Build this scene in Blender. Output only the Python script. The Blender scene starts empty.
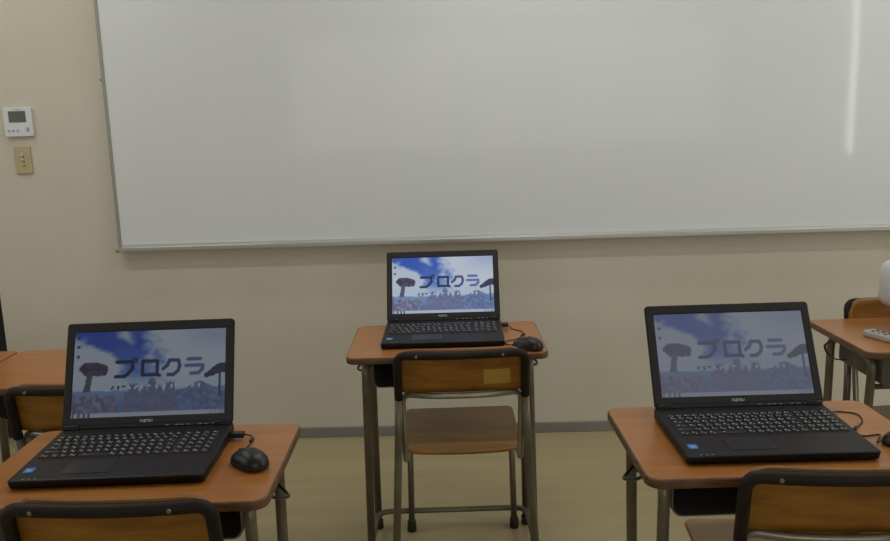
import bpy, bmesh, math, random
from mathutils import Vector, Matrix, Euler
PI = math.pi
random.seed(4)
C = bpy.context.scene.collection
SC = bpy.context.scene

# ------------------------------------------------------------------ materials
def lin(c):
    return tuple((x/12.92 if x <= .04045 else ((x+.055)/1.055)**2.4) for x in c)

def mat(name, col, rough=.5, metal=0, spec=.5, coat=0, emit=None, es=0):
    m = bpy.data.materials.new(name); m.use_nodes = True
    b = m.node_tree.nodes['Principled BSDF']
    b.inputs['Base Color'].default_value = (*col, 1)
    b.inputs['Roughness'].default_value = rough
    b.inputs['Metallic'].default_value = metal
    b.inputs['Specular IOR Level'].default_value = spec
    b.inputs['Coat Weight'].default_value = coat
    if emit:
        b.inputs['Emission Color'].default_value = (*emit, 1); b.inputs['Emission Strength'].default_value = es
    return m

def noisy(m, c1, c2, scale=(1, 1, 1), nscale=5, detail=6, bump=0, bscale=None, lo=.35, hi=.65, rough=None, dist=0):
    """mix two colours by a stretched noise in object space; optional bump"""
    nt = m.node_tree; N = nt.nodes; L = nt.links; b = N['Principled BSDF']
    tc = N.new('ShaderNodeTexCoord'); mp = N.new('ShaderNodeMapping'); mp.inputs['Scale'].default_value = scale
    L.new(tc.outputs['Object'], mp.inputs['Vector'])
    n = N.new('ShaderNodeTexNoise'); n.inputs['Scale'].default_value = nscale; n.inputs['Detail'].default_value = detail
    n.inputs['Distortion'].default_value = dist
    L.new(mp.outputs[0], n.inputs['Vector'])
    r = N.new('ShaderNodeValToRGB'); r.color_ramp.elements[0].position = lo; r.color_ramp.elements[1].position = hi
    r.color_ramp.elements[0].color = (*c1, 1); r.color_ramp.elements[1].color = (*c2, 1)
    L.new(n.outputs[0], r.inputs[0]); L.new(r.outputs[0], b.inputs['Base Color'])
    if bump:
        bp = N.new('ShaderNodeBump'); bp.inputs['Strength'].default_value = bump; bp.inputs['Distance'].default_value = .002
        if bscale:
            n2 = N.new('ShaderNodeTexNoise'); n2.inputs['Scale'].default_value = bscale; n2.inputs['Detail'].default_value = 3
            L.new(tc.outputs['Object'], n2.inputs['Vector']); L.new(n2.outputs[0], bp.inputs['Height'])
        else:
            L.new(n.outputs[0], bp.inputs['Height'])
        L.new(bp.outputs[0], b.inputs['Normal'])
    return m

M = {}
M['wall'] = noisy(mat('wall_paint', (.6, .56, .48), .85, spec=.25), (.585, .545, .447), (.625, .585, .487), (1, 1, .5), 3, 5, .35, 160, .3, .7)
M['floor'] = noisy(mat('floor_vinyl', (.4, .35, .25), .38, spec=.4), (.365, .31, .175), (.415, .355, .205), (.6, 5, 1), 2.2, 6, 0, None, .3, .7)
M['ceiling'] = mat('ceiling_white', (.75, .74, .7), .9)
M['base'] = noisy(mat('baseboard_grey', (.2, .19, .17), .5), (.20, .19, .175), (.24, .23, .21), (1, 1, 1), 4)
M['dark_door'] = mat('dark_door', (.006, .006, .007), .5)
M['board'] = noisy(mat('whiteboard_enamel', (.72, .75, .72), .42, spec=1.0, coat=.30), (.665, .705, .70), (.685, .72, .715), (1, 1, 1), 2, 3)
M['board'].node_tree.nodes['Principled BSDF'].inputs['Coat Roughness'].default_value = .06
M['alu'] = mat('anodised_aluminium', (.62, .62, .60), .35, metal=.9)
M['alu_dull'] = mat('dull_aluminium', (.33, .33, .29), .5, metal=.4)
M['cap'] = mat('grey_corner_plastic', (.24, .23, .20), .5)
# desk
M['top'] = noisy(mat('melamine_wood', (.4, .17, .05), .3, spec=.5), (.325, .125, .026), (.395, .16, .037), (2.2, 26, 10), 2.2, 7, .03, None, .3, .72, dist=.4)
M['top_edge'] = noisy(mat('worn_wood_edge', (.2, .1, .04), .45), (.07, .036, .016), (.17, .078, .028), (3, 9, 25), 5, 6, .1, None, .35, .7)
M['khaki'] = noisy(mat('khaki_tube', (.2, .18, .12), .38, metal=.55), (.125, .11, .075), (.185, .165, .118), (1, 1, .6), 14, 6, .04, None, .35, .7)
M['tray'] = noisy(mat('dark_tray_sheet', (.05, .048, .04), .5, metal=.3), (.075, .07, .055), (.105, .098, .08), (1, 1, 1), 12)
M['tray_shade'] = mat('shaded_tray_inside', (.008, .008, .008), .7)  # same sheet metal as the outside; the inner shade is put into the colour
M['hook'] = mat('dark_wire', (.03, .026, .022), .4, metal=.5)
M['rubber'] = mat('dark_rubber', (.018, .014, .012), .65)
# chair
M['ply'] = noisy(mat('varnished_plywood', (.33, .17, .04), .36, spec=.5), (.18, .072, .005), (.335, .142, .014), (3, 20, 22), 2.0, 7, .03, None, .3, .72, dist=.8)
M['seat_ply'] = noisy(mat('seat_plywood', (.33, .17, .04), .36, spec=.5), (.20, .11, .034), (.28, .16, .056), (3, 20, 22), 2.0, 7, .03, None, .3, .72, dist=.8)
M['brown'] = noisy(mat('dark_brown_frame', (.04, .026, .02), .55, spec=.22), (.012, .008, .006), (.021, .014, .010), (1, 1, 1), 18)
M['steel'] = noisy(mat('worn_steel_bar', (.3, .29, .24), .3, metal=.8), (.25, .235, .19), (.36, .345, .28), (1, 1, 1), 10)
M['screw'] = mat('screw_head', (.22, .20, .16), .4, metal=.8)
M['patch'] = mat('yellow_label', (.42, .25, .045), .5)
# laptop
M['lap'] = mat('black_plastic', (.004, .004, .0045), .42, spec=.3)
M['lap_lid'] = mat('black_bezel', (.010, .010, .0105), .5)
M['lap_palm'] = noisy(mat('palm_rest', (.017, .015, .016), .5, spec=.32), (.0105, .009, .0095), (.0145, .0125, .013), (1, 1, 1), 120)
M['pad'] = mat('touchpad', (.010, .0095, .0105), .35)
M['key'] = mat('keycap', (.012, .012, .013), .45)
M['legend'] = mat('key_legend', (.56, .56, .55), .6)
M['well'] = mat('key_well', (.006, .006, .006), .6)
M['red'] = mat('red_line', (.12, .022, .02), .45)
M['sticker'] = mat('blue_sticker', (.03, .20, .58), .4)
M['sticker_w'] = mat('sticker_white', (.55, .68, .8), .4)
M['logo'] = mat('silver_logo', (.62, .62, .63), .35, metal=.2)
M['led'] = mat('status_mark', (.35, .35, .36), .5)
M['mouse'] = mat('mouse_gloss', (.008, .008, .009), .38, spec=.45)
M['mouse_side'] = mat('mouse_matt', (.014, .014, .015), .55)
M['cable'] = mat('black_cable', (.014, .010, .009), .45)
# wall fittings
M['white_pl'] = mat('white_plastic', (.66, .68, .69), .4)
M['lcd'] = mat('lcd_grey', (.085, .095, .08), .3)
M['btn'] = mat('grey_button', (.36, .38, .42), .5)
M['cream'] = mat('cream_plastic', (.46, .39, .22), .45)
M['toggle'] = mat('chrome_toggle', (.5, .48, .42), .3, metal=.7)
M['dark_mark'] = mat('dark_mark', (.07, .06, .045), .5)
M['proj'] = mat('projector_white', (.62, .64, .65), .35)
M['grille'] = mat('grille_grey', (.22, .23, .25), .5)
M['remote'] = mat('remote_grey', (.38, .38, .37), .4)
M['rbtn'] = mat('remote_dark_button', (.05, .05, .055), .5)
M['rbtn_red'] = mat('remote_red_button', (.45, .06, .04), .5)
M['curtain'] = mat('curtain_cloth', (.55, .53, .47), .9)

# ------------------------------------------------------------------ mesh helpers
class MB:
    def __init__(s): s.bm = bmesh.new(); s.mats = []
    def mi(s, m):
        if m not in s.mats: s.mats.append(m)
        return s.mats.index(m)
    def _set(s, faces, m, smooth):
        k = s.mi(m)
        for f in faces: f.material_index = k; f.smooth = smooth
    def box(s, c, size, m, bevel=0, rot=None, seg=2):
        n0 = set(s.bm.faces)
        r = bmesh.ops.create_cube(s.bm, size=1)
        T = Matrix.Translation(c) @ (rot.to_4x4() if rot else Matrix()) @ Matrix.Diagonal((*size, 1))
        bmesh.ops.transform(s.bm, matrix=T, verts=r['verts'])
        if bevel:
            es = list({e for v in r['verts'] for e in v.link_edges})
            bmesh.ops.bevel(s.bm, geom=es, offset=bevel, segments=seg, affect='EDGES', profile=.5)
        s._set([f for f in s.bm.faces if f not in n0], m, False)
        return s
    def ring(s, pts): return [s.bm.verts.new(p) for p in pts]
    def bridge(s, a, b, m, smooth=True):
        n = len(a); fs = []
        for i in range(n):
            j = (i+1) % n
            fs.append(s.bm.faces.new((a[i], a[j], b[j], b[i])))
        s._set(fs, m, smooth)
    def cap(s, a, m, flip=False):
        f = s.bm.faces.new(list(reversed(a)) if flip else a); s._set([f], m, False)
    def tube(s, pts, r, m, seg=10, r2=None, closed=False):
        pts = [Vector(p) for p in pts]; n = len(pts)
        prev = None; rings = []
        for i, p in enumerate(pts):
            if i == 0: t = pts[1]-p
            elif i == n-1: t = p-pts[i-1]
            else: t = (pts[i+1]-p).normalized()+(p-pts[i-1]).normalized()
            t.normalize()
            if prev is None:
                a = Vector((0, 0, 1)) if abs(t.z) < .9 else Vector((1, 0, 0))
                u = t.cross(a).normalized()
            else:
                u = (prev - t*prev.dot(t)).normalized()
            prev = u; v = t.cross(u)
            rr = r if r2 is None else r+(r2-r)*i/(n-1)
            rings.append(s.ring([p+rr*(math.cos(2*PI*k/seg)*u+math.sin(2*PI*k/seg)*v) for k in range(seg)]))
        for a, b in zip(rings, rings[1:]): s.bridge(a, b, m)
        s.cap(rings[0], m, True); s.cap(rings[-1], m)
        return s
    def lathe(s, prof, m, seg=16, T=None):
        """prof: (radius, z) from bottom to top"""
        T = T or Matrix(); rings = []
        for r, z in prof:
            rings.append(s.ring([T @ Vector((r*math.cos(2*PI*k/seg), r*math.sin(2*PI*k/seg), z)) for k in range(seg)]))
        for a, b in zip(rings, rings[1:]): s.bridge(a, b, m)
        s.cap(rings[0], m, True); s.cap(rings[-1], m)
        return s
    def slab(s, outline, z0, z1, m, mside=None, edge=0, T=None, seg=3):
        """extruded outline (ccw, xy) with rounded top and bottom rims"""
        T = T or Matrix(); mside = mside or m
        o = [Vector((p[0], p[1], 0)) for p in outline]; n = len(o)
        nor = []
        for i in range(n):
            d = ((o[(i+1) % n]-o[i]).normalized()+(o[i]-o[i-1]).normalized()).normalized()
            nor.append(Vector((d.y, -d.x, 0)))
        lay = []
        if edge:
            for k in range(seg+1):
                a = PI/2*k/seg; lay.append((edge*(1-math.sin(a)), z0+edge*(1-math.cos(a))))
            for k in range(seg+1):
                a = PI/2*k/seg; lay.append((edge*(1-math.cos(a)), z1-edge*(1-math.sin(a))))
        else: lay = [(0, z0), (0, z1)]
        rings = [s.ring([T @ (o[i]-nor[i]*off+Vector((0, 0, z))) for i in range(n)]) for off, z in lay]
        for a, b in zip(rings, rings[1:]): s.bridge(a, b, mside, bool(edge))
        s.cap(rings[0], m, True); s.cap(rings[-1], m)
        return s
    def quad(s, pts, m):
        f = s.bm.faces.new([s.bm.verts.new(p) for p in pts]); s._set([f], m, False); return s
    def build(s, name, parent=None, loc=None, rot=None):
        bmesh.ops.recalc_face_normals(s.bm, faces=s.bm.faces)
        me = bpy.data.meshes.new(name); s.bm.to_mesh(me); s.bm.free()
        for m in s.mats: me.materials.append(m)
        o = bpy.data.objects.new(name, me); C.objects.link(o)
        if parent: o.parent = parent
        if loc is not None: o.location = loc
        if rot is not None: o.rotation_euler = rot
        return o

def rrect(w, d, r, n=6, cx=0, cy=0):
    out = []
    for sx, sy, a0 in ((1, -1, -PI/2), (1, 1, 0), (-1, 1, PI/2), (-1, -1, PI)):
        for k in range(n+1):
            a = a0+PI/2*k/n
            out.append((cx+sx*(w/2-r)+r*math.cos(a), cy+sy*(d/2-r)+r*math.sin(a)))
    return out

def fillet(pts, r, n=6):
    pts = [Vector(p) for p in pts]; out = [pts[0]]
    for a, b, c in zip(pts, pts[1:], pts[2:]):
        u = (a-b); v = (c-b); rr = min(r, u.length*.49, v.length*.49)
        p0 = b+u.normalized()*rr; p2 = b+v.normalized()*rr
        for k in range(n+1):
            t = k/n; out.append((1-t)**2*p0+2*t*(1-t)*b+t*t*p2)
    out.append(pts[-1]); return out

def spline(pts, n=8):
    P = [Vector(p) for p in pts]; P = [2*P[0]-P[1]]+P+[2*P[-1]-P[-2]]; out = []
    for i in range(1, len(P)-2):
        a, b, c, d = P[i-1:i+3]
        for k in range(n):
            t = k/n
            out.append(.5*((2*b)+(c-a)*t+(2*a-5*b+4*c-d)*t*t+(3*b-a-3*c+d)*t**3))
    out.append(P[-2]); return out

def thing(name, label, cat, loc=(0, 0, 0), rz=0, group=None):
    o = bpy.data.objects.new(name, None); o.empty_display_size = .1; C.objects.link(o)
    o.location = loc; o.rotation_euler = (0, 0, rz)
    o['label'] = label; o['category'] = cat
    if group: o['group'] = group
    return o

def tag(o, label, cat, group=None):
    o['label'] = label; o['category'] = cat
    if group: o['group'] = group
    return o

def struct(o):
    o['kind'] = 'structure'; return o

def dup(root, loc, rz, label):
    r = root.copy(); C.objects.link(r); r.location = loc; r.rotation_euler = (0, 0, rz); r['label'] = label
    for ch in list(root.children):
        c = ch.copy(); C.objects.link(c); c.parent = r
        for g in list(ch.children):
            d = g.copy(); C.objects.link(d); d.parent = c
    return r

# ------------------------------------------------------------------ camera (solved from the photo)
F_PX, TH, RO, YW, H = 815.2173, .1777, -.0315, -.0241, 1.3778
fwd = Vector((math.sin(YW)*math.cos(TH), math.cos(YW)*math.cos(TH), -math.sin(TH)))
rgt = Vector((math.cos(YW), -math.sin(YW), 0)); up = rgt.cross(fwd)
r2 = rgt*math.cos(RO)+up*math.sin(RO); u2 = -rgt*math.sin(RO)+up*math.cos(RO)
cd = bpy.data.cameras.new('camera'); cam = bpy.data.objects.new('camera', cd); C.objects.link(cam)
cam.matrix_world = Matrix(((r2.x, u2.x, -fwd.x, 0), (r2.y, u2.y, -fwd.y, 0), (r2.z, u2.z, -fwd.z, H), (0, 0, 0, 1)))
cd.sensor_width = 36; cd.sensor_fit = 'HORIZONTAL'; cd.lens = F_PX/890*36; cd.clip_start = .05
SC.camera = cam

# ------------------------------------------------------------------ room
YF, YB, XL, XR, ZC = 3.494, -4.2, -3.3, 3.7, 2.7
struct(MB().box(((XL+XR)/2, (YF+YB)/2, -.05), (XR-XL+.4, YF-YB+.4, .1), M['floor']).build('floor'))
struct(MB().box(((XL+XR)/2, (YF+YB)/2, ZC+.05), (XR-XL+.4, YF-YB+.4, .1), M['ceiling']).build('ceiling'))
DX0, DX1, DH = -2.92, -2.056, 2.05          # doorway in the front wall
b = MB()
b.box(((DX1+XR+.1)/2, YF+.075, ZC/2), (XR+.1-DX1, .15, ZC), M['wall'])
b.box(((XL-.1+DX0)/2, YF+.075, ZC/2), (DX0-XL+.1, .15, ZC), M['wall'])
b.box(((DX0+DX1)/2, YF+.075, (DH+ZC)/2), (DX1-DX0, .15, ZC-DH), M['wall'])
struct(b.build('wall_front'))
d = struct(MB().box(((DX0+DX1)/2, YF+.09, DH/2), (DX1-DX0-.006, .04, DH-.01), M['dark_door']).build('door_1'))
def holed_wall(name, axis, at, a0, a1, h0, h1, z0, z1):
    """a 10 cm wall along x or y, with one window hole from h0 to h1"""
    b = MB()
    for p0, p1, q0, q1 in ((a0, a1, 0, z0), (a0, a1, z1, ZC), (a0, h0, z0, z1), (h1, a1, z0, z1)):
        c, d_ = (p0+p1)/2, p1-p0
        if axis == 'y': b.box((at, c, (q0+q1)/2), (.1, d_, q1-q0), M['wall'])
        else: b.box((c, at, (q0+q1)/2), (d_, .1, q1-q0), M['wall'])
    return struct(b.build(name))
def window(name, axis, at, h0, h1, z0, z1, n):
    b = MB()
    for k in range(n+1):
        c = h0+.02+(h1-h0-.04)*k/n
        b.box((at, c, (z0+z1)/2) if axis == 'y' else (c, at, (z0+z1)/2), (.05, .04, z1-z0) if axis == 'y' else (.04, .05, z1-z0), M['alu_dull'])
    for z in (z0+.02, z1-.02):
        c = (h0+h1)/2
        b.box((at, c, z) if axis == 'y' else (c, at, z), (.05, h1-h0, .04) if axis == 'y' else (h1-h0, .05, .04), M['alu_dull'])
    return struct(b.build(name))
holed_wall('wall_left', 'y', XL-.05, YB, YF, .2, 2.2, .94, 2.3); window('added_window_1', 'y', XL-.05, .2, 2.2, .94, 2.3, 2)  # left window opening is added to let the fill lamp in
holed_wall('wall_back', 'x', YB-.05, XL-.1, XR+.1, -2.3, 3.5, 1.0, 2.6); window('window_2', 'x', YB-.05, -2.3, 3.5, 1.0, 2.6, 5)
WY0, WY1 = -2.6, 2.2
holed_wall('wall_right', 'y', XR+.05, YB, YF, WY0, WY1, .94, 2.5); window('window_3', 'y', XR+.05, WY0, WY1, .94, 2.5, 3)
b = MB()
def curtain(y0, y1):
    n = int((y1-y0)/.018); prev = None; b = MB()
    for i in range(n+1):
        y = y0+(y1-y0)*i/n; x = XR-.06+.018*math.sin(i*.9)
        a = [b.bm.verts.new((x, y, .85)), b.bm.verts.new((x, y, 2.58))]
        if prev: b._set([b.bm.faces.new((prev[0], a[0], a[1], prev[1]))], M['curtain'], True)
        prev = a
    o = b.build('curtain'); md = o.modifiers.new('thickness', 'SOLIDIFY'); md.thickness = .004
    return o
GAPY = -.855
tag(curtain(WY0-.15, GAPY-.026), 'closed pale curtain over the rear end of the side window', 'curtain', 'window curtains')
tag(curtain(GAPY+.026, .25), 'closed pale curtain over the middle of the side window', 'curtain', 'window curtains')
# skirting
struct(MB().box(((DX1+XR)/2, YF-.006, .0235), (XR-DX1, .012, .047), M['base'], .003).build('baseboard_front'))

# ------------------------------------------------------------------ whiteboard
BX0, BX1, BZ0, BZ1 = -1.491, 2.15, .880, 2.09
t = thing('whiteboard', 'wide white board with thin metal frame mounted on the front wall', 'whiteboard', ((BX0+BX1)/2, YF, BZ0))
ox, oz = (BX0+BX1)/2, BZ0
def bl(x, y, z): return (x-ox, y, z-oz)
MB().box(bl((BX0+BX1)/2, -.0145, (BZ0+BZ1)/2), (BX1-BX0-.012, .027, BZ1-BZ0-.012), M['board']).build('writing_surface', t)
MB().box(bl(BX0+.006, -.0165, (BZ0+BZ1)/2), (.014, .033, BZ1-BZ0), M['alu_dull'], .003).build('frame_rail', t)
MB().box(bl(BX1-.006, -.0165, (BZ0+BZ1)/2), (.014, .033, BZ1-BZ0), M['alu_dull'], .003).build('frame_rail', t)
MB().box(bl(ox, -.0165, BZ1-.006), (BX1-BX0-.014, .033, .014), M['alu_dull'], .003).build('frame_rail', t)
b = MB()
prof = [(0, 0), (-.060, 0), (-.0655, .004), (-.0655, .016), (-.061, .0185), (-.050, .010), (-.034, .010), (-.0335, .026), (0, .026)]
ra = b.ring([bl(BX0+.012, y, BZ0+z) for y, z in prof]); rb = b.ring([bl(BX1-.012, y, BZ0+z) for y, z in prof])
b.bridge(ra, rb, M['alu'], False); b.cap(ra, M['alu'], True); b.cap(rb, M['alu'])
b.build('pen_tray', t)
for x in (BX0+.004, BX1-.004):
    MB().box(bl(x, -.034, BZ0+.004), (.016, .060, .014), M['cap'], .004).build('corner_cap', t)
MB().box(bl(BX0-.004, -.020, 1.603), (.012, .022, .010), M['cap'], .002).build('frame_clip', t)

# ------------------------------------------------------------------ wall controller and switch
t = thing('thermostat', 'white square wall controller with grey display above the switch', 'thermostat', (-1.874, YF, 1.442))
MB().slab(rrect(.122, .122, .008), 0, .018, M['white_pl'], edge=.003, T=Matrix.Rotation(PI/2, 4, 'X')).build('housing', t)
MB().slab(rrect(.074, .047, .003, cy=.022), .0175, .0188, M['lcd'], T=Matrix.Rotation(PI/2, 4, 'X')).build('display', t)
for x in (-.041, -.022, -.003): MB().slab(rrect(.012, .010, .004, cx=x, cy=-.036), .017, .0195, M['btn'], T=Matrix.Rotation(PI/2, 4, 'X')).build('button', t)
MB().slab(rrect(.014, .018, .004, cx=.040, cy=-.032), .017, .0195, M['btn'], T=Matrix.Rotation(PI/2, 4, 'X')).build('button', t)
MB().slab(rrect(.030, .003, .001, cx=.004, cy=.052), .017, .0184, M['btn'], T=Matrix.Rotation(PI/2, 4, 'X')).build('maker_mark', t)
t = thing('wall_switch', 'cream switch plate below the white controller', 'switch', (-1.876, YF, 1.282))
MB().slab(rrect(.070, .116, .004), 0, .009, M['cream'], edge=.002, T=Matrix.Rotation(PI/2, 4, 'X')).build('plate', t)
MB().slab(rrect(.024, .060, .003, cy=.002), .008, .0105, M['cream'], edge=.001, T=Matrix.Rotation(PI/2, 4, 'X')).build('switch_insert', t)
for y in (.022, .002): MB().slab(rrect(.013, .009, .003, cx=0, cy=y), .010, .016, M['toggle'], edge=.001, T=Matrix.Rotation(PI/2, 4, 'X')).build('toggle', t)
for y in (.012, -.008, -.024): MB().slab(rrect(.008, .005, .002, cx=.004, cy=y), .009, .0112, M['dark_mark'], T=Matrix.Rotation(PI/2, 4, 'X')).build('screw', t)

# ------------------------------------------------------------------ school desk
TOPZ = .70
def make_desk(label, loc, rz):
    t = thing('school_desk', label, 'desk', loc, rz, 'wood topped school desks')
    MB().slab(rrect(.608, .404, .032, 8), .68, TOPZ, M['top'], M['top_edge'], .004).build('tabletop', t)
    for s in (-1, 1):
        # side frame: two legs joined by a rail under the top
        for xt, yt, x, yf in ((.252, -.128, .261, -.122), (.256, .138, .256, .100)):
            xt *= s; x *= s
            l = MB().tube(fillet([(xt, -.01, .664), (xt, yt, .664), (x, yf, .02)], .045, 8), .0125, M['khaki'], 12).build('leg', t)
            MB().lathe([(.013, 0), (.0165, .002), (.0155, .03), (.0135, .034)], M['rubber'], 14, Matrix.Translation((x, yf, 0))).build('foot_cap', l)
        MB().tube(spline([(.256*s, .120, .585), (.277*s, .098, .577), (.290*s, .060, .585), (.291*s, .010, .606), (.281*s, -.035, .628), (.260*s, -.045, .650)], 6), .0038, M['hook'], 8).build('bag_hook', t)
    b = MB(); b.tube(fillet([(-.261, -.122, .058), (-.257, .104, .058), (.257, .104, .058), (.261, -.122, .058)], .05, 8), .0095, M['khaki'], 10)
    b.build('foot_rail', t)
    b = MB(); b.tube([(-.256, .130, .575), (.256, .130, .575)], .008, M['khaki'], 10)
    b.build('cross_bar', t)
    # sheet metal tray, open towards the sitter
    b = MB(); w, z0, z1, r, n = .232, .592, .680, .022, 6
    z0 = .578
    path = [(-w, z1)]+[(-w+r-r*math.cos(PI/2*k/n), z0+r-r*math.sin(PI/2*k/n)) for k in range(n+1)]+[(w-r+r*math.sin(PI/2*k/n), z0+r-r*math.cos(PI/2*k/n)) for k in range(n+1)]+[(w, z1)]
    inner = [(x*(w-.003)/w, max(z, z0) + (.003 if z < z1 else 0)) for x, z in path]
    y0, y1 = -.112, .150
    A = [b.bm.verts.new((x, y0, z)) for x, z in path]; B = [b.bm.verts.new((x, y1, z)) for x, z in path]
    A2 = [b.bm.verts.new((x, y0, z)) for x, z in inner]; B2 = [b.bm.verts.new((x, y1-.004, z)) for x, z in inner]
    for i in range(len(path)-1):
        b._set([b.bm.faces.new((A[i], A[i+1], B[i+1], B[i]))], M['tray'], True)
        b._set([b.bm.faces.new((A2[i+1], A2[i], B2[i], B2[i+1]))], M['tray_shade'], True)
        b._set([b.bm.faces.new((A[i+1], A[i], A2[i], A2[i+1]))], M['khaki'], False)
    b._set([b.bm.faces.new(B)], M['tray'], False); b._set([b.bm.faces.new(list(reversed(B2)))], M['tray_shade'], False)
    b.build('book_tray', t)
    return t
deskC = make_desk('wooden school desk in the middle holding a laptop, next to the wall', (-.0628, 2.5396, 0), .0245)
dup(deskC, (-.688, 1.6002, 0), .0233, 'wooden school desk holding the dim-screened laptop and a whole mouse')
dup(deskC, (.636, 1.6687, 0), .0285, 'wooden school desk under the laptop with the washed-out screen, beside projector desk')
deskF = dup(deskC, (1.440, 2.468, 0), PI+.022, 'wooden school desk holding the white projector and the grey remote control')
for ch in deskF.children:
    if ch.name.startswith('bag_hook'): ch.location = (0, -.085, .325); ch.scale = (1, .6, .5)
dup(deskC, (-1.128, 2.330, 0), .03, 'empty wooden school desk behind the dim-screened laptop, pushed against another desk')
dup(deskC, (-1.737, 2.312, 0), .03, 'empty wooden desk joined to another, only its corner showing below the dark door')

# ------------------------------------------------------------------ school chair (faces +y)
def make_chair(label, loc, rz):
    t = thing('school_chair', label, 'chair', loc, rz, 'plywood school chairs')
    BOW = .016
    def bow(x): return -BOW*(1-(x/.18)**2)
    # seat
    b = MB()
    n = 14; out = []
    ol = []
    for sx, sy, a0, r in ((1, -1, -PI/2, .055), (1, 1, 0, .022), (-1, 1, PI/2, .022), (-1, -1, PI, .055)):
        for k in range(9):
            a = a0+PI/2*k/8; ol.append((sx*(.181-r)+r*math.cos(a), .052+sy*(.183-r)+r*math.sin(a)))
    q = []
    for p, p2 in zip(ol, ol[1:]+ol[:1]):
        q.append(p)
        if abs(p[1]-p2[1]) < 1e-6 and p[1] < 0: q += [(p[0]+(p2[0]-p[0])*k/8, p[1]) for k in range(1, 8)]
    ol = [(x, y-(.020*(1-(x/.181)**2) if y < -.06 else 0)) for x, y in q]
    b.slab(ol, .408, .420, M['seat_ply'], M['ply'], .004)
    b.build('seat', t)
    # backrest panel: bowed sheet with rounded upper corners
    b = MB(); cols = 24; hw = .184; zb, zt, th, R = .630, .7625, .010, .05
    def yb(z): return -.185-.19*(z-.42)
    F = []; K = []
    for i in range(cols+1):
        x = -hw+2*hw*i/cols
        ztop = zt if abs(x) < hw-R else zt-R+math.sqrt(max(0, R*R-(abs(x)-hw+R)**2))
        zbot = zb+(0 if abs(x) < hw-.012 else .006)
        f = []; k = []
        for j in range(7):
            z = zbot+(ztop-zbot)*j/6
            y = yb(z)+bow(x)+.012
            f.append(b.bm.verts.new((x, y+th, z))); k.append(b.bm.verts.new((x, y, z)))
        F.append(f); K.append(k)
    for i in range(cols):
        for j in range(6):
            b._set([b.bm.faces.new((F[i][j], F[i+1][j], F[i+1][j+1], F[i][j+1])), b.bm.faces.new((K[i][j], K[i][j+1], K[i+1][j+1], K[i+1][j]))], M['ply'], True)
        b._set([b.bm.faces.new((F[i][0], K[i][0], K[i+1][0], F[i+1][0])), b.bm.faces.new((F[i][6], F[i+1][6], K[i+1][6], K[i][6]))], M['ply'], False)
    for i in (0, cols):
        for j in range(6): b._set([b.bm.faces.new((F[i][j], F[i][j+1], K[i][j+1], K[i][j]))], M['ply'], False)
    bp = b.build('backrest', t)
    # brown inverted U around the backrest
    pts = [(-.180, yb(.612), .612), (-.180, yb(.7475), .7475)]
    pts += [(x, yb(.7475)+bow(x), .7475) for x in (-.12, -.06, 0, .06, .12)] + [(.180, yb(.7475), .7475), (.180, yb(.612), .612)]
    b = MB(); b.tube(fillet(pts, .05, 8), .0122, M['brown'], 14)
    fr = b.build('back_frame', t)
    for x, z in ((-.125, .747), (.115, .747)):
        y = yb(z)+(bow(x) if abs(x) < .17 else 0)
        MB().lathe([(.0042, .0), (.0042, .0125), (.003, .014)], M['screw'], 10, Matrix.Translation((x, y, z)) @ Matrix.Rotation(PI/2, 4, 'X')).build('screw', fr)
    for s in (-1, 1):
        l = MB().tube(fillet([(.180*s, yb(.615), .615), (.1905*s, -.190, .415), (.213*s, -.215, .02)], .06, 6), .0115, M['khaki'], 12).build('leg', t)
        MB().lathe([(.013, 0), (.016, .002), (.0145, .036), (.0125, .040)], M['rubber'], 14, Matrix.Translation((.2135*s, -.2165, 0))).build('foot_cap', l)
        l = MB().tube([(.176*s, .172, .02), (.170*s, .158, .385)], .0105, M['khaki'], 12).build('leg', t)
        MB().lathe([(.013, 0), (.016, .002), (.0145, .036), (.0125, .040)], M['rubber'], 14, Matrix.Translation((.1765*s, .1735, 0))).build('foot_cap', l)
    # seat rails rising to the bar under the backrest, one bent tube
    zc = .621
    pts = [(-.168, .165, .3965), (-.169, -.165, .3965), (-.171, yb(zc)+.020, zc)]
    pts += [(x, yb(zc)+bow(x)+.006, zc) for x in (-.09, -.03, .03, .09)]
    pts += [(.171, yb(zc)+.020, zc), (.169, -.165, .3965), (.168, .165, .3965)]
    MB().tube(fillet(pts, .030, 8), .0092, M['steel'], 12).build('support_tube', t)
    return t
chairC = make_chair('plywood chair at the middle desk with a yellow patch on its backrest', (-.023, 2.44, 0), .03)
dup(chairC, (-.626, 1.545, 0), .0, 'plywood chair cut off low, drawn up to the desk with the dim-screened laptop')
dup(chairC, (.682, 1.605, 0), -.05, 'plywood chair cut off low, drawn up to the desk with the washed-out laptop screen')
dup(chairC, (1.462, 2.452, 0), PI, 'plywood chair between projector desk and wall, backrest rising above the desk')
dup(chairC, (-.990, 2.205, 0), .02, 'plywood chair partly hidden behind the dim-screened laptop, at an empty desk')
# the yellow patch exists on the middle chair only
b = MB()
def ybk(z): return -.185-.19*(z-.42)
vs = []
for i in range(5):
    x = .062+.076*i/4
    vs.append([b.bm.verts.new((x, ybk(z)-.016*(1-(x/.18)**2)+.0112, z)) for z in (.652, .697)])
for p, q in zip(vs, vs[1:]): b._set([b.bm.faces.new((p[0], q[0], q[1], p[1]))], M['patch'], True)
sk = b.build('sticker', chairC); sk['label'] = 'pale yellow rectangular patch'

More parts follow.
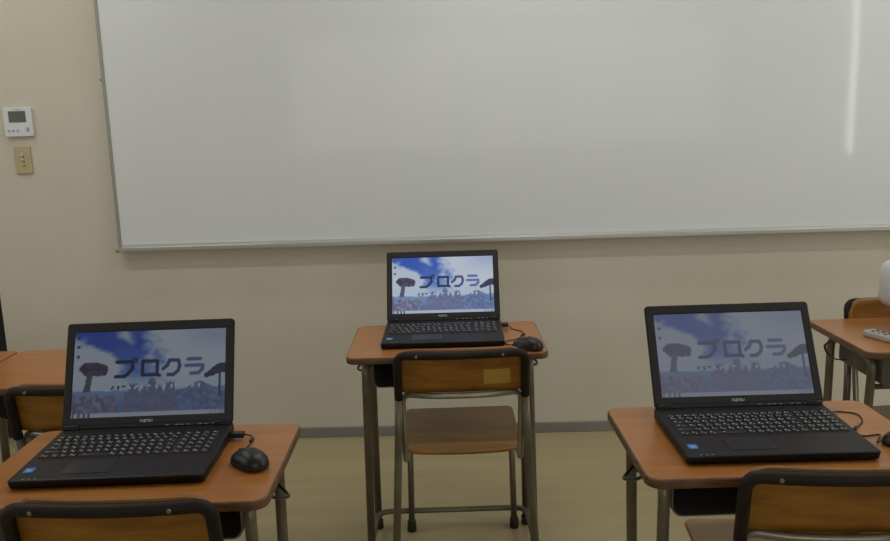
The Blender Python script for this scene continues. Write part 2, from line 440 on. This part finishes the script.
# ------------------------------------------------------------------ laptop
# picture shown on the screens, painted on a fine grid of points
SW, SH = .344, .1935
def sstep(a, b_, x):
    t = max(0, min(1, (x-a)/(b_-a))); return t*t*(3-2*t)
def mixc(a, b_, t): return tuple(p+(q-p)*t for p, q in zip(a, b_))
def hsh(i, j):
    n = math.sin(i*127.1+j*311.7)*43758.5453; return n-math.floor(n)
def vn(x, y):
    i, j = math.floor(x), math.floor(y); fx, fy = x-i, y-j; fx = fx*fx*(3-2*fx); fy = fy*fy*(3-2*fy)
    return (hsh(i, j)*(1-fx)+hsh(i+1, j)*fx)*(1-fy)+(hsh(i, j+1)*(1-fx)+hsh(i+1, j+1)*fx)*fy
def fbm(x, y):
    return .5*vn(x, y)+.25*vn(2*x+7, 2*y)+.15*vn(4*x, 4*y+3)+.1*vn(8*x+1, 8*y)
def seg(u, v, a, b_):
    ax, ay = a; bx, by = b_; px, py = u-ax, (v-ay)/1.78; dx, dy = bx-ax, (by-ay)/1.78
    t = max(0, min(1, (px*dx+py*dy)/(dx*dx+dy*dy+1e-9))); return math.hypot(px-t*dx, py-t*dy)
KANA = [  # strokes in picture coordinates (u right, v down)
    ((.09, .13, .33), [[(.285, .365), (.385, .365), (.390, .44), (.362, .50), (.335, .535), (.280, .535)]]),
    ((.11, .16, .40), [[(.455, .365), (.552, .365), (.552, .525), (.455, .525), (.455, .365)], [(.552, .525), (.567, .535)]]),
    ((.27, .33, .58), [[(.590, .46), (.618, .42), (.632, .36), (.690, .365), (.700, .43), (.688, .49), (.660, .53), (.622, .53)]]),
    ((.42, .47, .70), [[(.755, .355), (.835, .355)], [(.740, .43), (.850, .43), (.850, .475), (.825, .52), (.775, .525)]]),
]
TINY = [.262, .300, .335, .372, .415, .455, .500, .55, .60, .65, .70, .745, .79, .83]
def castle(u, base):
    t = .95
    for c, hw_, top in ((.52, .030, .555), (.47, .022, .64), (.57, .022, .64), (.40, .032, .615), (.64, .034, .605), (.355, .018, .70), (.69, .018, .69)):
        if abs(u-c) < hw_:
            q = top+(.018 if (int((u-c+hw_)/(hw_*.4)) % 2) else 0)+(.06 if abs(u-c) > hw_*.82 else 0); t = min(t, q)
    if .36 < u < .69: t = min(t, .74)
    return t
def paint(u, v):
    # sky with a deep blue diagonal and two clouds
    d = u-.40*v
    n = fbm(u*6, v*4)
    blue = mixc((.18, .36, .82), (.42, .62, .94), sstep(.1, .6, v))
    c = mixc(blue, (.30, .46, .82), .5*sstep(.35, .7, n))
    # big bright cloud on the right, fading to lilac in the corner
    c = mixc(c, (.90, .94, .99), .95*sstep(.46, .66, u+.5*(n-.45)-.10*v))
    c = mixc(c, (.66, .74, .92), .6*sstep(.35, .0, v)*sstep(.62, .95, u))
    # cloud bank at the left, small cloud at the top
    ed = .02+.36*sstep(.02, .45, v)
    c = mixc(c, (.88, .92, .98), .92*sstep(.05, -.05, u-ed+.30*(n-.45))*sstep(.02, .12, v))
    e = math.hypot((u-.345-.12*(v-.1))/.085, (v-.05)/.20)+1.6*(n-.45)
    c = mixc(c, (.84, .88, .96), .9*sstep(1.0, .55, e))
    c = mixc(c, (.80, .88, .97), .8*sstep(.46, .64, v+.15*(n-.5)))
    # distant hills
    hl = .655+.045*vn(u*7+3, 1.5)+.02*vn(u*25, 4)
    if v > hl: c = mixc((.52, .64, .86), (.42, .52, .74), sstep(hl, .95, v))
    # castle
    ct = castle(u, .95)
    if v > ct:
        k = .5+.5*vn(u*70, v*40); c = mixc((.32, .38, .58), (.54, .56, .72), k)
    # left houses / right hill
    lh = .70+.07*vn(u*22, 9)+.04*abs(math.sin(u*40))
    if u < .30 and v > lh: c = mixc((.36, .40, .58), (.66, .64, .74), vn(u*55, v*26))
    rh = .74-.14*math.exp(-((u-.83)/.10)**2)+.03*vn(u*40, 2)
    if u > .68 and v > rh: c = mixc((.36, .45, .66), (.54, .63, .82), vn(u*45, v*30))
    # round tree on the left, spreading tree on the right
    tr = math.hypot((u-.135)/.098, (v-.445-.18*(u-.135))/.085)+.25*(vn(u*40, v*25)-.5)
    if tr < 1: c = mixc((.17, .17, .28), (.42, .38, .48), vn(u*60+5, v*40))
    if abs(u-.105-.35*(.56-v)*.25) < .020+.04*max(0, v-.60) and .50 < v < .70: c = mixc((.30, .31, .42), (.46, .45, .52), vn(u*60, v*40))
    rt = (v-.53)-(.085*sstep(.86, .98, u)*-1)
    if u > .86 and .535-.12*sstep(.85, .97, u) < v < .575-.05*sstep(.86, 1, u)+.02*(vn(u*50, 3)-.5): c = (.19, .23, .38)
    if abs(u-.965) < .010 and .50 < v < .80: c = (.26, .30, .44)
    # title
    for col, strokes in KANA:
        for st in strokes:
            for a, b_ in zip(st, st[1:]):
                if abs(u-a[0]) > .2: continue
                c = mixc(c, col, sstep(.0140, .0090, seg(u, v, a, b_)))
    q = math.hypot(u-.402, (v-.345)/1.78)
    c = mixc(c, KANA[0][0], sstep(.021, .017, q)*sstep(.004, .008, q))
    # small line of lettering below
    for i, x0 in enumerate(TINY):
        if abs(u-x0) < .014 and .635 < v < .69:
            a, b_ = [((x0-.006, .68), (x0+.006, .65)), ((x0, .65), (x0, .68)), ((x0-.006, .652), (x0+.006, .652)), ((x0-.004, .65), (x0+.005, .68))][i % 4]
            dk = (.10, .14, .28) if i < 3 else (.90, .93, .98)
            c = mixc(c, dk, sstep(.0075, .0045, seg(u, v, a, b_)))
    # desktop icons and taskbar
    for y in (.07, .17, .29, .37):
        if abs(u-.028) < .012 and abs(v-y) < .018: c = mixc(c, (.12, .18, .36) if y < .3 else (.92, .94, .97), .75)
    if v > .952:
        c = (.80, .85, .93)
        for x in (.012, .05, .085, .115):
            if abs(u-x) < .006: c = (.30, .38, .50)
        if u > .90 and int(u*160) % 3 == 0: c = (.55, .60, .70)
    return c

def screen_mesh():
    NX, NY = 200, 113
    verts, faces = [], []
    cols = []
    for j in range(NY+1):
        for i in range(NX+1):
            u, v = i/NX, 1-j/NY
            verts.append((SW*(u-.5), 0, SH*(j/NY)))
            cols.append((*lin(paint(u, v)), 1))
    for j in range(NY):
        for i in range(NX):
            a = j*(NX+1)+i; faces.append((a, a+1, a+NX+2, a+NX+1))
    me = bpy.data.meshes.new('screen'); me.from_pydata(verts, [], faces)
    at = me.color_attributes.new('picture', 'FLOAT_COLOR', 'POINT')
    at.data.foreach_set('color', [x for c in cols for x in c])
    return me
def screen_mat(name, strength, wash, washcol):
    m = bpy.data.materials.new(name); m.use_nodes = True; nt = m.node_tree; N = nt.nodes; b = N['Principled BSDF']
    at = N.new('ShaderNodeVertexColor'); at.layer_name = 'picture'
    mx = N.new('ShaderNodeMix'); mx.data_type = 'RGBA'; mx.inputs['Factor'].default_value = wash
    mx.inputs['B'].default_value = (*washcol, 1)
    nt.links.new(at.outputs['Color'], mx.inputs['A'])
    nt.links.new(mx.outputs['Result'], b.inputs['Emission Color'])
    b.inputs['Emission Strength'].default_value = strength
    b.inputs['Base Color'].default_value = (.012, .012, .014, 1); b.inputs['Roughness'].default_value = .38
    return m

def text_mesh(body, size, name):
    cu = bpy.data.curves.new(name, 'FONT'); cu.body = body; cu.size = size; cu.align_x = 'CENTER'; cu.align_y = 'CENTER'
    cu.extrude = .0002; cu.offset = .00012
    o = bpy.data.objects.new(name, cu); C.objects.link(o)
    bpy.context.view_layer.update()
    me = bpy.data.meshes.new_from_object(o.evaluated_get(bpy.context.evaluated_depsgraph_get()))
    bpy.data.objects.remove(o); bpy.data.curves.remove(cu)
    me.name = name
    return me

LW = .382
SCREEN = screen_mesh()
TILT0 = .42
def make_laptop(label, loc, rz, tilt, smat):
    """origin on the desk below the hinge line, front towards -y"""
    t = thing('laptop', label, 'laptop', loc, rz, 'open black laptops')
    fy, ry = -.250, .014
    def hz(y): return .021+(.0295-.021)*(y-fy)/(ry-fy)          # top of the wedge
    # base
    b = MB(); ol = rrect(LW, ry-fy, .008, 5, 0, (fy+ry)/2)
    b.slab(ol, .002, .030, M['lap_palm'], M['lap'], .005, seg=3)
    for v in b.bm.verts:
        k = (v.co.z-.002)/.028; v.co.z = .002+k*(hz(v.co.y)-.002)
        if v.co.z < .010: v.co.y += .004*(1 if v.co.y < -.1 else 0)
    base = b.build('base', t)
    slope = math.atan2(.0295-.021, ry-fy)
    S = Matrix.Translation((0, 0, 0)) @ Matrix.Rotation(slope, 4, 'X')
    def onbase(x, y, dz=0): return (x, y, hz(y)+dz)
    # feet under the base
    for x, y in ((-.16, -.21), (.16, -.21), (-.16, -.01), (.16, -.01)):
        MB().lathe([(.006, 0), (.006, .004)], M['rubber'], 12, Matrix.Translation((x, y, 0))).build('rubber_foot', base)
    # status marks on the front lip
    b = MB()
    for x in (-.162, -.150, -.138): b.box((x, fy+.0085, hz(fy)-.0008), (.004, .003, .0022), M['led'])
    b.build('status_light', base)
    # keyboard well and keys
    b = MB(); kx0, kx1, ky0, ky1 = -.1775, .1765, -.151, -.042
    for (x0, x1, y0, y1) in ((kx0, kx1, ky0, ky1),):
        b.quad([onbase(x0, y0, .0004), onbase(x1, y0, .0004), onbase(x1, y1, .0004), onbase(x0, y1, .0004)], M['well'])
    px = .0190; rows = 6
    def key(x, y, w, d):
        m4 = Matrix.Translation(onbase(x, y, .0018)) @ Matrix.Rotation(slope, 4, 'X')
        lo = [(-w/2, -d/2), (w/2, -d/2), (w/2, d/2), (-w/2, d/2)]
        A = b.ring([m4 @ Vector((p[0], p[1], -.0014)) for p in lo])
        B_ = b.ring([m4 @ Vector((p[0]*.88, p[1]*.86, .0012)) for p in lo])
        b.bridge(A, B_, M['key'], False); b.cap(B_, M['key'])
        # legend strokes
        rnd = random.random
        def mark(cx, cy, mw, md):
            z = .00135; q = [m4 @ Vector((cx+sx*mw/2, cy+sy*md/2, z)) for sx, sy in ((-1, -1), (1, -1), (1, 1), (-1, 1))]
            b.quad(q, M['legend'])
        if w < .030:
            cx, cy = -w*.20, d*.16
            mark(cx, cy, .0012, .0048); mark(cx+.0012, cy+.002*(1 if rnd() > .4 else -1), .0032, .0012)
            if rnd() > .35: mark(cx+.0022, cy, .0012, .0046)
            if w < .017 or True:
                cx, cy = w*.20, -d*.20
                mark(cx, cy, .0036, .0010); mark(cx+.001*(rnd()-.5), cy-.0004, .0011, .0036)
        else:
            mark(-w*.28, d*.1, .006, .0016)
    # main block: 5 rows plus function row; numeric pad at the right
    for r in range(rows):
        d = .0155 if r else .0095
        y = -.0485 if r == 0 else -.0635-(r-1)*.0196
        x = kx0+.002; end = .092
        if r == 0: ws = [.0172]*16
        elif r == 1: ws = [.016]+[.016]*13+[.022]
        elif r == 2: ws = [.024]+[.016]*12+[.024]
        elif r == 3: ws = [.028]+[.016]*12+[.020]
        elif r == 4: ws = [.036]+[.016]*11+[.022, .016]
        else: ws = [.022, .016, .016, .018, .062, .018, .016, .016, .016, .016, .016, .016]
        tot = sum(ws)+.0028*(len(ws)-1); k = (end-x)/tot
        for w_ in ws:
            key(x+w_*k/2, y, w_*k, d); x += (w_+.0028)*k
        x = .099; ws = [.016]*4; tot = sum(ws)+.0028*3; k = (kx1-.002-x)/tot
        for i, w_ in enumerate(ws):
            key(x+w_*k/2, y, w_*k, d); x += (w_+.0028)*k
    b.build('keyboard', base)
    # red line in front of the keys
    MB().box(onbase(0, -.155, .0002), (.352, .0014, .0008), M['red'], rot=Matrix.Rotation(slope, 3, 'X')).build('accent_line', base)
    # touchpad left of centre
    MB().slab(rrect(.094, .060, .004), 0, .0008, M['pad'], T=Matrix.Translation(onbase(-.050, -.195, 0)) @ Matrix.Rotation(slope, 4, 'X')).build('touchpad', base)
    # sticker
    b = MB(); T = Matrix.Translation(onbase(-.167, -.203, .0002)) @ Matrix.Rotation(slope, 4, 'X')
    b.slab(rrect(.019, .021, .002), 0, .0004, M['sticker'], T=T)
    for cx, cy, w_, h_ in ((-.003, .002, .007, .0016), (.002, -.002, .009, .0016), (.0, -.006, .006, .0012)):
        b.slab(rrect(w_, h_, .0004, cx=cx, cy=cy), .0003, .0006, M['sticker_w'], T=T)
    st = b.build('sticker', base); st['label'] = 'small blue square sticker on the palm rest'
    # hinge blocks and strip
    for s in (-1, 1):
        b = MB(); b.lathe([(.0085, -.017), (.0095, -.015), (.0095, .015), (.0085, .017)], M['lap'], 14, Matrix.Translation((s*.168, .004, .030)) @ Matrix.Rotation(PI/2, 4, 'Y'))
        b.build('hinge', base)
    # ports on the left flank
    b = MB()
    for y, w_ in ((-.04, .03), (-.08, .014), (-.11, .014), (-.14, .014)): b.box((-LW/2-.0002, y, .013), (.0012, w_, .006), M['well'])
    b.build('port', base)
    # lid, pivoting about the hinge line
    HL = .2385
    b = MB(); T = Matrix.Translation((0, 0, 0)) @ Matrix.Rotation(PI/2, 4, 'X')
    # outline in (x, z); slab extrudes along -y after the rotation, so z0..z1 -> y -z
    ol = rrect(LW, HL+.002, .009, 5, 0, (HL-.002)/2+.001)
    b.slab(ol, -.0045, .0035, M['lap_lid'], M['lap'], .002, T=T)
    lid = b.build('lid', t, loc=(0, .003, .029), rot=(-tilt, 0, 0))
    # bezel lip around the panel
    sz0 = HL-.021-SH
    b = MB()
    for (cx, cz, w_, h_) in ((0, HL-.010, LW-.006, .018), (-.1815, sz0+SH/2, .0155, SH+.004), (.1815, sz0+SH/2, .0155, SH+.004), (0, sz0/2+.004, LW-.006, sz0-.010)):
        b.box((cx, -.0042, cz), (w_, .0016, h_), M['lap_lid'], .0006)
    b.build('bezel', lid)
    sc = bpy.data.objects.new('screen', SCREEN); C.objects.link(sc); sc.parent = lid; sc.location = (0, -.0039, sz0)
    if not SCREEN.materials: SCREEN.materials.append(smat)
    lg = bpy.data.objects.new('maker_logo', text_mesh('FUJITSU', .0082, 'maker_logo')); C.objects.link(lg)
    lg.data.materials.append(M['logo']); lg.parent = lid; lg.location = (-.002, -.0054, sz0-.0105); lg.rotation_euler = (PI/2, 0, 0)
    b = MB(); b.lathe([(.0022, 0), (.0022, .001)], M['well'], 12, Matrix.Translation((0, -.0042, HL-.008)) @ Matrix.Rotation(PI/2, 4, 'X'))
    b.build('webcam', lid)
    b = MB()
    for x in (.045, .066, .078, .092, .118, .132, .150): b.box((x, -.0053, sz0-.0215), (.008, .0006, .0012), M['led'])
    mk = b.build('indicator_mark', lid)
    return t
def with_screen(t, m):
    for ch in t.children:
        for g in ch.children:
            if g.name.startswith('screen'):
                g.material_slots[0].link = 'OBJECT'; g.material_slots[0].material = m
def set_tilt(t, a):
    for ch in t.children:
        if ch.name.startswith('lid'): ch.rotation_euler = (-a, 0, 0)
SM = [screen_mat('screen_bright', .56, .03, (.3, .4, .6)), screen_mat('screen_dim', .185, .0, (.10, .14, .24)), screen_mat('screen_pale', .25, .48, (.40, .42, .52))]
lapC = make_laptop('open black laptop with the brightest screen, on the middle desk', (-.0741, 2.6691, TOPZ), .0061, .4128, SM[0])
lapL = dup(lapC, (-.721, 1.7263, TOPZ), .0413, 'open black laptop with the dimmest screen, beside the whole mouse nearest the desk pair')
lapR = dup(lapC, (.613, 1.7696, TOPZ), .0209, 'open black laptop with a pale washed-out screen, in front of the projector desk')
set_tilt(lapL, .3919); set_tilt(lapR, .4856)
for l_, m_ in zip((lapC, lapL, lapR), SM): with_screen(l_, m_)

# ------------------------------------------------------------------ mice with their cables
def make_mouse(label, loc, rz, plug, via):
    """nose towards local +y; cable points given in world xy (on the desk)"""
    t = thing('mouse', label, 'mouse', loc, rz, 'black wired mice')
    b = MB(); L_, W_, Hh = .100, .062, .037
    rings = []; n = 20
    prof = [(.86, 0), (1.0, .10), (1.0, .28), (.93, .55), (.76, .80), (.50, .94), (.22, 1.0)]
    for k, hh in prof:
        r = []
        for i in range(n):
            a = 2*PI*i/n; y = math.sin(a); x = math.cos(a)
            w_ = W_/2*(1-.14*(1 if y > 0 else 0)*abs(y))*(1-.10*math.exp(-(y/.35)**2))
            z = Hh*hh*(1-.22*max(0, y*k)-.10*max(0, -y*k))+.001
            sgn = lambda q, p: math.copysign(abs(q)**p, q)
            r.append((w_*k*sgn(x, .85), L_/2*k*sgn(y, .85)-(.006*hh), z))
        rings.append(b.ring(r))
    for i, (p, q) in enumerate(zip(rings, rings[1:])): b.bridge(p, q, M['mouse_side'] if i < 2 else M['mouse'])
    b.cap(rings[0], M['mouse_side'], True); b.cap(rings[-1], M['mouse'])
    b.build('body', t)
    MB().lathe([(.008, -.0035), (.0095, -.0025), (.0095, .0025), (.008, .0035)], M['mouse_side'], 16, Matrix.Translation((0, .024, .0225)) @ Matrix.Rotation(PI/2, 4, 'Y')).build('scroll_wheel', t)
    MB().box((0, .036, .0195), (.0010, .020, .004), M['well'], rot=Matrix.Rotation(-.35, 3, 'X')).build('button_split', t)
    R = Matrix.Rotation(-rz, 3, 'Z')
    def loc_(p, z): q = R @ Vector((p[0]-loc[0], p[1]-loc[1], 0)); return (q.x, q.y, z)
    pts = [(0, .044, .010), (0, .058, .005)]+[loc_(p, p[2] if len(p) > 2 else .002) for p in via]+[loc_(plug[0], .012)]
    cb = MB().tube(spline(pts, 8), .0016, M['cable'], 8).build('cable', t)
    if len(via) > 1:
        k = len(via)//2; p = Vector(loc_(via[k], .0035)); q = Vector(loc_(via[k-1], .0035)); d_ = (q-p).normalized()*.009
        MB().tube([p-d_, p-d_*.8, p+d_*.8, p+d_], .0035, M['cable'], 10).build('cable_clip', cb)
    a = Vector(loc_(plug[0], .012)); c = Vector(loc_(plug[1], .012)); dd = (c-a)
    ang = math.atan2(dd.y, dd.x)
    MB().box((a+c)/2, (dd.length, .018, .012), M['cable'], .002, rot=Matrix.Rotation(ang, 3, 'Z')).build('plug', t)
    return t
def pl(lp, y, ln):      # plug pushed into the right flank of a laptop
    a = lp.rotation_euler.z; cx, sx = math.cos(a), math.sin(a)
    f = lambda x: (lp.location.x+cx*x-sx*y, lp.location.y+sx*x+cx*y)
    return f(LW/2+ln), f(LW/2+.0004)
make_mouse('black mouse lying beside the laptop on the middle desk', (.184, 2.394, TOPZ), 1.05, pl(lapC, -.020, .024),
           [(.123, 2.450), (.125, 2.478), (.155, 2.500), (.183, 2.546), (.181, 2.600), (.155, 2.632)])
make_mouse('whole round black mouse on the desk with the dim-screened laptop', (-.453, 1.570, TOPZ), .85, pl(lapL, -.022, .030),
           [(-.482, 1.660), (-.480, 1.700), (-.488, 1.728)])
make_mouse('black mouse mostly cut off at the edge of the photo, by the washed-out laptop', (.899, 1.602, TOPZ), 1.45, pl(lapR, -.012, .006),
           [(.870, 1.655), (.835, 1.650), (.818, 1.668), (.835, 1.690), (.872, 1.735), (.880, 1.780), (.845, 1.797)])

# ------------------------------------------------------------------ projector and remote on the desk at the right
t = thing('projector', 'white rounded projector with ribbed vents on the desk by the wall', 'projector', (1.478, 2.49, TOPZ), 0)
b = MB()
rings = []
for k, z in ((.80, .064), (.93, .070), (1.0, .090), (1.0, .160), (.985, .186), (.93, .203), (.80, .211)):
    rings.append(b.ring([(x*k, y*(k if k > .9 else .93), z) for x, y in rrect(.312, .23, .032, 8)]))
for p, q in zip(rings, rings[1:]): b.bridge(p, q, M['proj'])
b.cap(rings[0], M['proj'], True); b.cap(rings[-1], M['proj'])
b.build('casing', t)
b = MB()
for i in range(10):
    z = .088+i*.0095
    arc = [(-.124+.0325*math.cos(a), -.083+.0325*math.sin(a), z) for a in [PI*1.18+k*PI*.32/6 for k in range(7)]]
    b.tube(arc+[(-.06, -.1155, z), (-.01, -.1155, z)], .0024, M['grille'], 6)
b.build('vent', t)
MB().lathe([(.034, 0), (.036, .012), (.030, .014)], M['rbtn'], 20, Matrix.Translation((.06, .113, .145)) @ Matrix.Rotation(-PI/2, 4, 'X')).build('lens', t)
MB().box((0, 0, .006), (.20, .16, .012), M['grille'], .004).build('stand_base', t)
MB().lathe([(.030, .010), (.022, .03), (.022, .065), (.040, .075)], M['grille'], 18).build('stand_post', t)
t = thing('remote_control', 'light grey remote with a red button lying on the projector desk', 'remote control', (1.258, 2.385, TOPZ), -1.2)
MB().slab(rrect(.150, .046, .012, 5), 0, .019, M['remote'], edge=.005).build('body', t)
for i in range(5):
    for j in range(2):
        k = i == 1 and j == 0
        MB().slab(rrect(.010, .009, .003, 3, -.045+i*.022, -.009+j*.018), .0185, .0208, M['rbtn_red'] if k else M['rbtn'], edge=.0008).build('button', t)

# ------------------------------------------------------------------ light
def area(name, loc, size, power, col, rot=(0, 0, 0)):
    l = bpy.data.lights.new(name, 'AREA'); l.shape = 'RECTANGLE'; l.size, l.size_y = size; l.energy = power; l.color = col
    o = bpy.data.objects.new(name, l); C.objects.link(o); o.location = loc; o.rotation_euler = rot; return o
tube = (1, .99, .97)
for x in (-1.9, .3, 2.4):
    for y, p in ((2.95, 3.5), (2.2, 6.0), (1.5, 2.2)): area('ceiling_tube', (x, y, ZC-.03), (1.2, .12), p*1.12, tube)
# daylight outside the windows; the left and right fills are added lamps
area('daylight_back', (.6, YB-.12, 1.8), (5.8, 1.6), 52, tube, (PI/2, 0, 0))
area('fill_left', (XL-.12, 1.2, 1.62), (1.36, 2.0), 11, tube, (0, -PI/2, 0))  # added lamp, tuned to balance the front wall brightness
area('fill_right', (XR+.12, 1.2, 1.62), (1.36, 2.0), 24, tube, (0, PI/2, 0))  # added fill lamp at the uncurtained end, tuned for the front wall
area('daylight_gap', (XR+.12, GAPY-.36, 1.75), (1.55, .40), 66.0, (.92, .97, 1), (0, PI/2, 0))
W = bpy.data.worlds.new('world'); SC.world = W; W.use_nodes = True
nt = W.node_tree; bg = nt.nodes['Background']
sky = nt.nodes.new('ShaderNodeTexSky'); sky.sky_type = 'HOSEK_WILKIE'; sky.sun_direction = (-.5, -.3, .8); sky.turbidity = 6
nt.links.new(sky.outputs[0], bg.inputs['Color']); bg.inputs['Strength'].default_value = .3

SC.view_settings.view_transform = 'Standard'; SC.view_settings.look = 'None'
SC.view_settings.exposure = 0.0; SC.view_settings.gamma = 1; SC.view_settings.use_curve_mapping = False
